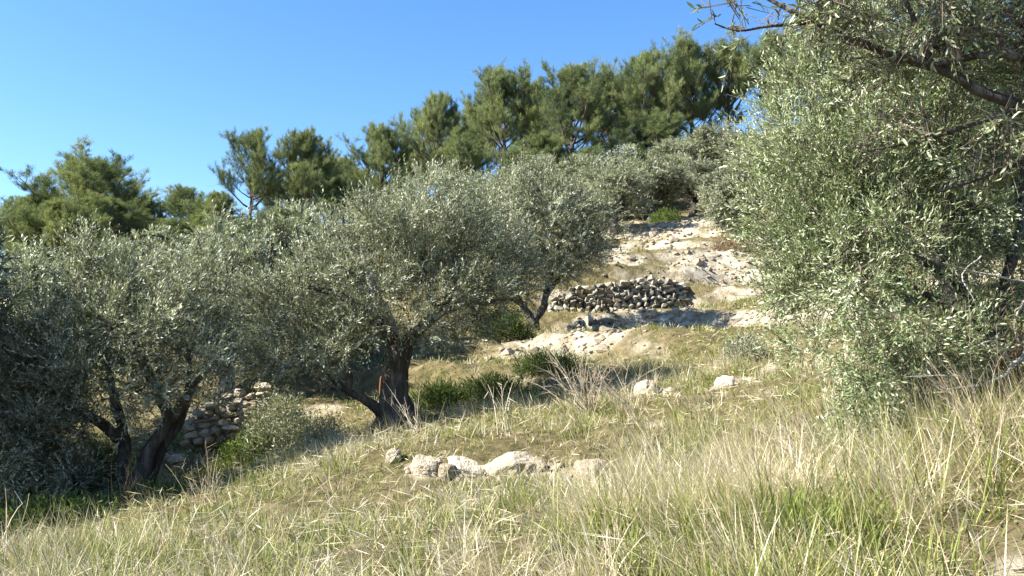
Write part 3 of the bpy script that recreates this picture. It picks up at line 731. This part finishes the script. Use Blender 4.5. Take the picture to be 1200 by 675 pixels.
# ------------------------------------------------------------------ bushes
def make_bush(name, label, base, rx, h, seed, mat, n=700, nl=14, leaf=(.05, .02), tone=(.45, .2), cat="bush", sticks=14):
    r = np.random.default_rng(seed)
    root = thing(name, label, cat, base)
    d = unit(r.normal(0, 1, (n, 3))); d[:, 2] = np.abs(d[:, 2])
    lump = 1 + .35 * fbm(d[:, 0] * 2 + seed, d[:, 1] * 2 + d[:, 2], seed)
    P0 = d * (r.random((n, 1)) ** .35) * np.array([rx, rx, h]) * lump[:, None]
    st = r.normal(tone[0], tone[1], n)
    D0 = unit(d + r.normal(0, .5, (n, 3)) + np.array([0, 0, .5]))
    P = (P0[:, None] + r.normal(0, .06, (n, nl, 3))).reshape(-1, 3)
    D = unit(D0[:, None] + r.normal(0, .6, (n, nl, 3))).reshape(-1, 3); U = unit(r.normal(0, 1, (n * nl, 3)) + np.array([0, 0, .6]))
    m = n * nl
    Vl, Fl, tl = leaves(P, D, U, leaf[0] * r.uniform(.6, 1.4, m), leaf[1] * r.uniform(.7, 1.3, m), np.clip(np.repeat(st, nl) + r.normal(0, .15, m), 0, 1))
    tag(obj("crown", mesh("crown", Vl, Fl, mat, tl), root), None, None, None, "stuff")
    e = d[:sticks] * np.array([rx, rx, h]) * .9
    a = e * np.array([.06, .06, 0]) - np.array([0, 0, .08])
    mid = (a + e) / 2 + r.normal(0, .05, e.shape)
    Vs, Fs = prisms(np.concatenate([a, mid]), np.concatenate([mid, e]), np.concatenate([np.full(sticks, .012), np.full(sticks, .009)]), np.concatenate([np.full(sticks, .009), np.full(sticks, .004)]), 4)
    tag(obj("stems", mesh("stems", Vs, Fs, M_TWIG), root), None, None, None, "stuff")
    return root
bu = make_bush
bu("bush", "low grey-green olive bush under the broad olive's left limb", foot(332, 13.6, .02), .62, .95, 51, M_OLIVE, 600, 14, (.055, .016))
bu("bush", "small grey bush left of the low olive bush in the shade", foot(385, 12.6, .02), .34, .45, 52, M_OLIVE, 260, 12, (.05, .015))
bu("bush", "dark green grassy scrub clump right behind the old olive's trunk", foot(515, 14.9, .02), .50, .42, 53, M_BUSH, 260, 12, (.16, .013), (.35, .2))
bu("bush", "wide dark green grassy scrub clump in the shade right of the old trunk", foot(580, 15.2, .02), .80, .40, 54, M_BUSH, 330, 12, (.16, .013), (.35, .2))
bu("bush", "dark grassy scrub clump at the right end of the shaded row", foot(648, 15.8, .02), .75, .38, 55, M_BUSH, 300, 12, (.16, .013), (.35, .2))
bu("bush", "round bush below the young forked olive", foot(590, 20, .02), .65, .60, 56, M_BUSH, 400, 12, (.07, .025), (.3, .15))
bu("bush", "dry russet bush at the foot of the small hilltop olive", foot(862, 31.2, .02), .95, .75, 57, M_RUST, 420, 16, (.10, .012), (.4, .2))
bu("bush", "bright green bush at the top of the stony slope", foot(782, 39.5, .02), .9, .8, 58, M_BUSH, 300, 14, (.09, .035), (.6, .15))
bu("bush", "leafy green patch in the shade beyond the left-hand stems", foot(300, 13.6, .02), .5, .4, 59, M_BUSH, 420, 14, (.06, .022), (.6, .2))
bu("bush", "added dark thicket deepening the shade at the left edge under the dark olive", foot(35, 11.6, .02), .95, .8, 60, M_BUSH, 620, 14, (.055, .02), (.25, .15))  # added bush, its dark leaves stand in for deep shade under the olive
bu("bush", "added dark bush deepening the shade left of the three stems", foot(100, 12.6, .02), .8, .7, 61, M_BUSH, 520, 14, (.055, .02), (.25, .15))  # also added, toned dark to deepen the shade around the stems
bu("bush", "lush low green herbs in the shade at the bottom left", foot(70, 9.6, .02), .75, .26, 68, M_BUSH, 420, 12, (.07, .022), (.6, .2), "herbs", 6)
bu("bush", "low green herbs in front of the three slanting stems", foot(185, 10.6, .02), .6, .22, 69, M_BUSH, 320, 12, (.07, .02), (.6, .2), "herbs", 6)
bu("bush", "fresh green olive suckers at the left foot of the near olive", foot(1015, 6.3, .02), .34, .72, 70, M_OLIVE_NEAR, 240, 12, (.055, .013), (.62, .18))
bu("bush", "small grey-green shrublet among dry grass on the right slope", foot(875, 14.0, .02), .33, .42, 62, M_OLIVE, 220, 12, (.06, .018))
bu("bush", "shrub between the two pine groups at the foot of the slope", foot(470, 48, .02), 2.6, 2.4, 63, M_BUSH, 700, 16, (.2, .07), (.45, .2))
bu("bush", "broad shrub under the bright green ridge pine", foot(640, 52, .02), 2.8, 2.4, 64, M_BUSH, 700, 16, (.2, .07), (.45, .2))
bu("bush", "broad shrub under the tallest ridge pine", foot(770, 53, .02), 3.0, 2.2, 65, M_BUSH, 700, 16, (.2, .07), (.5, .2))
bu("bush", "shrub under the thin open-crowned pine", foot(290, 46, .02), 2.8, 2.2, 66, M_BUSH, 700, 16, (.2, .07), (.5, .2))
bu("bush", "shrub under the broad domed pine at the far left", foot(120, 44, .02), 3.0, 2.4, 67, M_BUSH, 700, 16, (.2, .07), (.45, .2))

# ------------------------------------------------------------------ stones and walls
def stone_mesh(name, seed, n=16, mat=None, box=.55):
    r = np.random.default_rng(seed)
    d = unit(r.normal(0, 1, (n, 3)))
    p = d / (np.abs(d).max(1, keepdims=True) ** box) * r.uniform(.8, 1.0, (n, 1)) * .5
    bm = bmesh.new()
    for q in p: bm.verts.new(q)
    res = bmesh.ops.convex_hull(bm, input=bm.verts)
    bmesh.ops.delete(bm, geom=[e for e in bm.verts if not e.link_faces], context='VERTS')
    me = bpy.data.meshes.new(name); bm.to_mesh(me); bm.free()
    me.materials.append(mat or M_STONE)
    return me
WALLS = [stone_mesh("wall_stone", 100 + k, 17, M_WALLSTONE, .9) for k in range(8)]
ROCKS = [stone_mesh("rock", 200 + k, 20, M_STONE, .35) for k in range(9)]

def stone_wall(label, cols, size, seed, mat_meshes, depth=.35, sag=.3):
    """cols: list of (px, base py, top py, d) along the wall"""
    r = np.random.default_rng(seed)
    A = [at(c[0], c[1], c[3]) for c in cols]; T = [at(c[0], c[2], c[3] + .25) for c in cols]
    A = np.array(A); T = np.array(T)
    root = thing("stone_wall", label, "stone wall", A[0])
    Ls = np.r_[0, np.cumsum(np.linalg.norm(np.diff(A, axis=0), axis=1))]
    tot = Ls[-1]; H = (T - A)[:, 2].max()
    row, z = 0, 0.0
    while z < H:
        hh = size * r.uniform(.5, .8)
        s = r.uniform(0, size * .5)
        while s < tot:
            w = size * r.uniform(.7, 1.5)
            c = s + w / 2
            bb = np.array([np.interp(c, Ls, A[:, k]) for k in range(3)]); tt = np.array([np.interp(c, Ls, T[:, k]) for k in range(3)])
            hloc = tt[2] - bb[2]
            if z < hloc - .04 + r.uniform(-.08, .05) and c < tot:
                f = (z + hh / 2) / max(hloc, .1)
                p = bb + (tt - bb) * f + np.array([0, r.uniform(-.05, .05), 0])
                o = obj("stone", mat_meshes[r.integers(len(mat_meshes))], root, tuple(p - A[0]))
                o.scale = (w * r.uniform(1.1, 1.4), depth * r.uniform(.9, 1.4), hh * r.uniform(1.1, 1.6))
                o.rotation_euler = (r.normal(0, .12), r.normal(0, .14), r.normal(0, .2))
            s += w
        z += hh * .93
    return root
stone_wall("grey dry-stone terrace wall half in shade beside the young forked olive", [(642,378,350,24.6),(665,376,340,24.6),(700,372,332,24.7),(740,366,328,24.9),(780,359,326,25.1),(806,353,333,25.4)], .19, 71, WALLS)
stone_wall("low shaded dry-stone wall below the grey terrace wall", [(660,404,382,22.6),(690,404,376,22.7),(722,399,372,23.0)], .19, 72, WALLS)
stone_wall("pale sunlit stone wall behind the three slanting stems", [(212,526,494,15.2),(245,520,472,15.3),(280,512,459,15.5),(322,500,452,15.8)], .20, 73, ROCKS)
stone_wall("short pale stone bank showing between the left-hand stems", [(172,568,538,13.6),(208,556,526,13.8)], .22, 74, ROCKS)

def boulder_mesh(name, seed):
    r = np.random.default_rng(seed)
    bm = bmesh.new(); bmesh.ops.create_icosphere(bm, subdivisions=4, radius=.5)
    pl = unit(r.normal(0, 1, (11, 3))); of = r.uniform(.30, .46, 11)
    for v_ in bm.verts:
        p = np.array(v_.co)
        for a_, o_ in zip(pl, of):          # cleave flat faces
            e_ = p @ a_ - o_
            if e_ > 0: p = p - a_ * e_ * .9
        q = p * 7 + seed
        p = p * (1 + .16 * float(vnoise(q[0] + q[2], q[1] - q[2] * .7, seed)) + .10 * float(vnoise(q[0] * 2.3 - q[1], q[2] * 2.6, seed + 3)) + .05 * float(vnoise(q[0] * 6, q[2] * 6 + q[1] * 5, seed + 4)))
        v_.co = p
    me = bpy.data.meshes.new(name); bm.to_mesh(me); bm.free()
    me.materials.append(M_STONE)
    return me
BOULDERS = [boulder_mesh("rock", 250 + k) for k in range(5)]

def rock(name, label, px, d, size, seed, group=None, lift=.25):
    r = np.random.default_rng(seed)
    p = ground_at(px, d)
    o = obj(name, BOULDERS[seed % len(BOULDERS)], None, (p[0], p[1], p[2] + size[2] * lift))
    o.scale = size; o.rotation_euler = (r.normal(0, .2), r.normal(0, .2), r.uniform(0, 6.28))
    return tag(o, label, "rock", group)
BIG = [("long pale rock at the left of the foreground outcrop", 500, 8.68, (.44,.36,.32)), ("jagged pale rock in the middle of the foreground outcrop", 546, 8.68, (.6,.4,.32)),
 ("pale cracked rock at the right of the foreground outcrop", 600, 8.72, (.66,.4,.33)), ("lone pale boulder in the grass right of the outcrop", 692, 8.38, (.44,.36,.44)),
 ("small pale rock left of the foreground outcrop", 464, 9.3, (.2,.2,.24)), ("white stone in the grass at the lower left", 124, 8.6, (.16,.16,.2)),
 ("pale flat rock at the bottom left among dry grass", 195, 7.6, (.4,.3,.16)), ("pale rock at the lower end of the stony slope", 757, 12.4, (.5,.4,.42)),
 ("pale rock on the right slope above the tall grass", 850, 11.8, (.34,.3,.34)), ("small pale rock right of the slope's grey shrublet", 905, 12.4, (.36,.3,.28)),
 ("white stone in the grass under the near olive", 1056, 7.0, (.2,.18,.16)), ("pale block at the right of the stony slope", 905, 18.5, (.5,.4,.45)),
 ("flat pale stone at the bottom right corner", 1188, 3.45, (.14,.12,.06)), ("pale rock half buried at the bottom edge", 845, 4.2, (.14,.12,.06)), ("white stone below the broad olive's right foliage", 573, 18.5, (.3,.25,.35)),
 ("pale rock at the foot of the outcrop", 524, 8.55, (.26,.22,.28)), ("stone between outcrop and lone boulder", 628, 8.62, (.24,.2,.26))]
for k, (lb, px, d, s) in enumerate(BIG):
    rock("rock", lb, px, d, s, 300 + k, None, .0)
for k in range(26):                        # crumbled stone along the little bank
    px = random.uniform(484, 636); s_ = random.choice([.08, .1, .13, .17])
    rock("rock", "broken stone crumbling out of the little foreground bank", px, random.uniform(8.48, 8.85), (s_ * 1.3, s_, s_ * .9), 330 + k, "broken stones of the foreground bank", .0)
n = 0
for k in range(9000):                      # loose limestone lying on the bare patches of the slope
    d = random.uniform(11, 41); x = random.uniform(-6.5, 12)
    px = 600 + x / d * FPX
    if not (220 < px < 960): continue
    w = float(bare(np.array([x]), np.array([d]))[0])
    if random.random() > max(0, w - .38) * .9: continue
    s = random.choice([.12, .15, .18, .22, .28, .4]) * (0.6 + d / 60)
    z = g1(x, d)
    o = obj("rock", ROCKS[k % 9], None, (x, d, z - s * .04))
    o.scale = (s * random.uniform(.8, 1.5), s, s * random.uniform(.5, .8)); o.rotation_euler = (random.uniform(-.3, .3), random.uniform(-.3, .3), random.uniform(0, 6.28))
    big = "large" if s * o.scale[0] > .12 else "small"
    zone = ("on the bare slope above the grey terrace wall" if d > 26.5 and px > 560 else "around the foot of the grey terrace wall" if d > 22 and px > 560
            else "on the pale bank below the low shaded wall" if d > 15.5 and px > 560 else "in the grass right of the fan of dry stems" if px > 560
            else "near the pale sunlit wall at the left" if px < 420 else "in the grass behind the broad old olive")
    tag(o, big + " loose pale limestone rock " + zone, "rock", big + " loose rocks " + zone)
    n += 1
    if n >= 170: break
r = np.random.default_rng(97)               # the finer rubble, too much to count
n = 26000; d = r.uniform(7, 42, n); x = d * r.uniform(-.42, .36, n)
w = bare(x, d); ok = r.random(n) < np.clip(w - .3, 0, 1) * 1.1; x, d = x[ok], d[ok]
RV, RF, off = [], [], 0
src = []
for me in ROCKS[:4]:
    vv = np.empty(len(me.vertices) * 3); me.vertices.foreach_get("co", vv); src.append((vv.reshape(-1, 3), np.array([list(p.vertices) for p in me.polygons if len(p.vertices) == 3])))
zz = gz(x, d)
for k in range(len(x)):
    vv, ff = src[k % 4]; a_ = r.uniform(0, 6.28); c_, s_ = math.cos(a_), math.sin(a_); sc_ = r.uniform(.05, .13) * (.5 + d[k] / 40)
    q = vv * np.array([r.uniform(.8, 1.6), 1, r.uniform(.5, .9)]) * sc_
    RV.append(np.c_[q[:, 0] * c_ - q[:, 1] * s_ + x[k], q[:, 0] * s_ + q[:, 1] * c_ + d[k], q[:, 2] + zz[k] + sc_ * .1]); RF.append(ff + off); off += len(vv)
tag(obj("rubble", mesh("rubble", np.concatenate(RV), np.concatenate(RF), M_STONE)), "fine limestone rubble strewn over the bare banks", "rubble", None, "stuff")

# ------------------------------------------------------------------ grass
def blades(P, az, lean, L, W, curve, tone, seg=3):
    k = len(P)
    H = np.c_[np.cos(az), np.sin(az), np.zeros(k)]
    S = np.c_[-np.sin(az), np.cos(az), np.zeros(k)]
    ts = np.array([0, .38, .74, 1.0]) if seg == 3 else np.array([0, .55, 1.0])
    rows = []
    for q, t in enumerate(ts):
        hh = L * (t * np.sin(lean) + curve * t * t * .55); zz = L * (t * np.cos(lean) - curve * t * t * .35)
        c = P + H * hh[:, None]; c[:, 2] += zz
        wv = W * (1 - t * .72)
        if t < 1: rows += [c + S * wv[:, None], c - S * wv[:, None]]
        else: rows += [c]
    V = np.stack(rows, 1); m = V.shape[1]; o = np.arange(k)[:, None] * m
    tri = []
    for q in range(len(ts) - 2):
        a = 2 * q; tri += [o + [a, a + 1, a + 3], o + [a, a + 3, a + 2]]
    a = 2 * (len(ts) - 2); tri += [o + [a, a + 1, a + 2]]
    return V.reshape(-1, 3), np.concatenate(tri, 1).reshape(-1, 3), np.repeat(tone, m)

def grass_field(seed, ntuft, d0, d1, per, Lr, Wr, seg, pw=1.0, stalk=False):
    r = np.random.default_rng(seed)
    d = d0 + (d1 - d0) * r.random(ntuft * 3) ** pw
    x = d * r.uniform(-.74, .74, len(d))
    bar = bare(x, d)
    dens = np.clip(1.2 - bar * 1.3, np.where(d > 16, .38, .2), 1)
    dens *= np.clip(.6 + 1.7 * fbm(x * 1.6 + 5, d * 1.6, 31), .12, 1)
    dens = np.where((x > d * .33) & (d > 8), dens * .8, dens)
    ok = r.random(len(d)) < dens
    x, d = x[ok][:ntuft], d[ok][:ntuft]; bar = bar[ok][:ntuft]
    nz = fbm(x * .9, d * .9, 41) * .7 + fbm(x * 3.1, d * 3.1, 43) * .8
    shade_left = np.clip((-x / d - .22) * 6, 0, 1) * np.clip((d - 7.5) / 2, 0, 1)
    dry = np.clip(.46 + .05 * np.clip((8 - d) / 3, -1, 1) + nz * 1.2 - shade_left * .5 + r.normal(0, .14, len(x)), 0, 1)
    k = len(x)
    tall = np.clip(.80 + fbm(x * .9, d * .9, 47) * .9 + dry * .2 + r.normal(0, .32, k), .22, 1.7) * np.clip(1 - bar * .5, .4, 1)
    px = 600 + x / d * FPX
    low = (px > 430) & (px < 760) & (d < 9.2)            # the outcrop stays in view
    tall = np.where(low & (d > 7.4), tall * np.where(d > 8.25, .5, .7), tall)
    tall = tall * np.clip(1.25 - (d - 5) * .08, .8, 1.1)
    R = r.uniform(.03, .11, k) * (1 + d / 14)
    a = r.random((k, per)) * 6.28; q = r.random((k, per)) ** .6
    bx = x[:, None] + np.cos(a) * q * R[:, None]; by = d[:, None] + np.sin(a) * q * R[:, None]
    isdry = r.random((k, per)) < dry[:, None]
    L = r.uniform(Lr[0], Lr[1], (k, per)) * tall[:, None] * np.where(isdry, 1.2, .85)
    lean = np.clip(np.abs(r.normal(.3, .36, (k, per))) + q * .25, 0, 1.5)
    az = a + r.normal(0, .5, (k, per))
    # the dry straw leans downhill, to the left
    td = np.repeat(math.pi + r.normal(0, .55, k)[:, None], per, 1)
    az = np.where(r.random((k, per)) < np.where(isdry, .72, .35), td + r.normal(0, .45, (k, per)), az)
    lean = np.where(isdry, lean + .22, lean)
    lean = np.clip(lean, 0, 1.5)
    curve = r.uniform(0, .8, (k, per)) ** 2 * np.where(isdry, 1.0, .8)
    W = r.uniform(Wr[0], Wr[1], (k, per)) * np.where(isdry, .85, 1.15)
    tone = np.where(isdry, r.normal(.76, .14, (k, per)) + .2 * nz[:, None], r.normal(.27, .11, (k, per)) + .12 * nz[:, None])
    if stalk:
        tone = r.normal(.60, .13, (k, per)); curve = curve * .25; lean = lean * .8; az = np.where(r.random((k, per)) < .7, math.pi + r.normal(0, .7, (k, per)), az); L = r.uniform(Lr[0], Lr[1], (k, per)) * np.clip(tall[:, None], .6, 1.1)
    bx, by = bx.ravel(), by.ravel()
    P = np.c_[bx, by, gz(bx, by) - .015]
    return blades(P, az.ravel(), lean.ravel(), L.ravel(), W.ravel(), curve.ravel(), np.clip(tone.ravel(), 0, 1), seg)

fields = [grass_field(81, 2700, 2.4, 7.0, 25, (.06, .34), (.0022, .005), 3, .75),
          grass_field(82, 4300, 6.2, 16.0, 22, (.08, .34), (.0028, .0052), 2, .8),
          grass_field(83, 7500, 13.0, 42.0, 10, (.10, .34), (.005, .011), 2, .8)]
fields.append(grass_field(84, 900, 2.6, 13.0, 9, (.26, .55), (.0014, .0026), 3, .8, True))
GV, GF, GT, off = [], [], [], 0
for Vg, Fg, Tg in fields:
    GV.append(Vg); GF.append(Fg + off); GT.append(Tg); off += len(Vg)
tag(obj("grass", mesh("grass", np.concatenate(GV), np.concatenate(GF), M_GRASS, np.concatenate(GT))), "mixed green and straw-dry grass covering the slope", "grass", None, "stuff")

# straw litter: broken stalks lying every way
r = np.random.default_rng(95); n = 18000
d = 2.4 + 14 * r.random(n) ** .9; x = d * r.uniform(-.74, .74, n)
P = np.c_[x, d, gz(x, d) + r.uniform(0, .05, n) + .16 * r.random(n) ** 3]
keep_ = r.random(n) > bare(x, d) * 1.6; P = P[keep_]; d = d[keep_]; n = len(P)
D = unit(r.normal(0, 1, (n, 3)) * np.array([1, 1, .35]) + np.array([-.3, 0, .15])); U = unit(r.normal(0, .5, (n, 3)) + np.array([0, 0, 1]))
Vl, Fl, tl = leaves(P, D, U, r.uniform(.06, .3, n), .0028 + d * .00045 * r.uniform(.7, 1.2, n), np.clip(r.normal(.85, .12, n), 0, 1), .1)
tag(obj("straw_litter", mesh("straw_litter", Vl, Fl, M_GRASS, tl)), "broken straw lying between the grass tufts", "straw", None, "stuff")

# short turf and clover under it
r = np.random.default_rng(91); n = 46000
d = 2.4 + 24 * r.random(n) ** .9; x = d * r.uniform(-.74, .74, n)
ok = r.random(n) < np.clip(1.1 - bare(x, d) * 1.7, 0, 1); x, d = x[ok], d[ok]; n = len(x)
P = np.c_[x, d, gz(x, d) + r.uniform(0, .04, n)]
D = unit(r.normal(0, 1, (n, 3)) + np.array([0, 0, .7])); U = unit(r.normal(0, .5, (n, 3)) + np.array([0, 0, 1]))
nz = fbm(x * .7, d * .7, 61)
sc_ = (.02 + d * .0022)
Vl, Fl, tl = leaves(P, D, U, sc_ * r.uniform(.9, 2.4, n), sc_ * r.uniform(.2, .5, n), np.clip(.32 + nz * .5 + r.normal(0, .25, n), 0, 1))
tag(obj("ground_herbs", mesh("ground_herbs", Vl, Fl, M_GRASS, tl)), "short turf and small herbs between the grass tufts", "herbs", None, "stuff")

# ------------------------------------------------------------------ dry weeds, sticks, stake
def dry_weed(label, px, d, h, n, spread, seed, leanx=0.0, mat=None, tone=(.6, .2), rad=.004):
    r = np.random.default_rng(seed); base = ground_at(px, d); base[2] -= .03
    root = thing("dry_weed", label, "dry weed", base)
    A, B, ra, rb, tn = [], [], [], [], []
    for k in range(n):
        L = h * r.uniform(.55, 1.1); dr = np.array([r.normal(leanx, spread), r.normal(0, spread * .6), 1]); dr /= np.linalg.norm(dr)
        o = np.array([r.normal(0, .06), r.normal(0, .06), 0]); m = 5; bend = r.normal(0, .12, 3) * L
        s = np.linspace(0, 1, m + 1)[:, None]; ln = o + dr * L * s + bend * s * s + np.array([0, 0, -.12 * L]) * s ** 3
        A += list(ln[:-1]); B += list(ln[1:]); rr = np.linspace(rad, rad * .35, m + 1); ra += list(rr[:-1]); rb += list(rr[1:])
        for j in range(r.integers(2, 7)):
            f = r.uniform(.4, 1); i = min(m - 1, int(f * m)); x0 = ln[i] + (ln[i + 1] - ln[i]) * (f * m - i)
            e = x0 + unit(dr + r.normal(0, .5, 3)) * L * r.uniform(.08, .25)
            A.append(x0); B.append(e); ra.append(rad * .5); rb.append(rad * .2)
    Vs, Fs = prisms(np.array(A), np.array(B), np.array(ra), np.array(rb), 3)
    tone_ = np.repeat(np.clip(r.normal(tone[0], tone[1], len(A)), 0, 1), 6)
    tag(obj("stems", mesh("stems", Vs, Fs, mat or M_STRAW, tone_), root), None, None, None, "stuff")
    return root
dry_weed("wide fan of bare pale dry stems at the centre, above the outcrop", 690, 11.2, 1.05, 44, .55, 401, -.4, None, (.7, .2), .006)
dry_weed("pale upright dead stalk left of the fan of dry stems", 592, 9.8, .95, 5, .12, 402, -.05, None, (.9, .1), .0085)
dry_weed("second fan of dry stems further right in the grass", 740, 11.0, .85, 22, .5, 403, -.4, None, (.7, .2), .005)
dry_weed("brown seed-head weeds in front of the three stems", 150, 10.2, .75, 16, .16, 404, 0, M_RUST, (.45, .2), .006)
dry_weed("thin bare pale sapling stems at the lower left corner", 18, 7.4, .95, 4, .22, 405, .1, None, (.8, .15), .008)
dry_weed("dry tan stems at the brow of the bank, lower left", 250, 9.0, .65, 22, .3, 406, -.1, None, (.6, .2), .0045)
dry_weed("pale crossed stems at the foot of the broad olive", 490, 11.4, .8, 8, .35, 407, -.3, None, (.85, .15), .006)
dry_weed("tall dry seed stalks at the right edge by the near olive", 1165, 5.0, .75, 30, .35, 408, -.35, None, (.6, .2), .0028)
dry_weed("tall straw stalks in front of the near olive's trunk", 1090, 6.0, .8, 26, .35, 409, -.3, None, (.6, .2), .003)
dry_weed("long leaning straw stalks in the right foreground", 960, 5.6, .75, 34, .35, 410, -.45, None, (.7, .2), .0028)
dry_weed("leaning straw stalks in the middle foreground", 800, 6.2, .7, 30, .35, 411, -.45, None, (.7, .2), .003)
dry_weed("dry stems on the slope below the dark stone wall", 655, 14.2, .7, 20, .5, 412, -.3, None, (.6, .2), .005)

dry_weed("tangle of bare brown twigs beside the near olive's trunk", 1130, 6.7, 1.15, 34, .6, 413, -.15, M_RUST, (.35, .2), .006)
dry_weed("bare brown brush at the right edge under the near olive", 1190, 6.2, 1.0, 30, .55, 414, -.3, M_RUST, (.4, .2), .005)

def branch_thing(label, lines, seed, mat):
    base = np.asarray(lines[0][0][0], float)
    root = thing("fallen_branch", label, "branch", base)
    for k, (p, rad) in enumerate(lines):
        q, rr = densify(p, rad, .05, seed + k, .5)
        Vt, Ft, cap = tube(q - base, rr, 6, seed + k, .2)
        obj("branch", mesh("branch", Vt, np.concatenate([Ft, cap]), mat, None, True), root)
    return root
branch_thing("bare pale forked dead branch lying in grass at the right edge", [
 (line((1215,400,6.2),(1190,425,6.1),(1180,437,6.0),(1160,448,5.9),(1110,456,5.8)), [.018,.015,.013,.010,.005]),
 (line((1187,428,6.1),(1165,400,6.0),(1130,412,5.9)), [.010,.007,.004]),
 (line((1160,448,5.9),(1120,440,5.8),(1060,442,5.7)), [.008,.006,.003])], 501, M_DEADWOOD)
branch_thing("thin pale dead twigs poking out beside the near olive's trunk", [
 (line((1200,330,6.3),(1140,318,6.2),(1105,308,6.1)), [.008,.006,.003]),
 (line((1150,300,6.2),(1128,322,6.1),(1142,352,6.0)), [.006,.005,.003]),
 (line((1200,352,6.4),(1188,385,6.3),(1205,415,6.2)), [.009,.007,.004])], 502, M_DEADWOOD)
branch_thing("pale dry stick lying in the grass at the lower left", [(line((92,655,7.2),(110,668,7.0),(135,672,6.9)), [.01,.008,.004])], 503, M_DEADWOOD)

sp = ground_at(446, 15.0); me_v, me_f, me_c = tube([(0, 0, -.1), (.01, 0, .2), (.0, .01, .45), (.015, 0, .62)], [.024, .023, .022, .021], 8, 9, .06)
tag(obj("wooden_stake", mesh("wooden_stake", me_v, np.concatenate([me_f, me_c]), M_STAKE), None, tuple(sp)), "rusty orange stake standing behind the old olive's trunk", "stake")
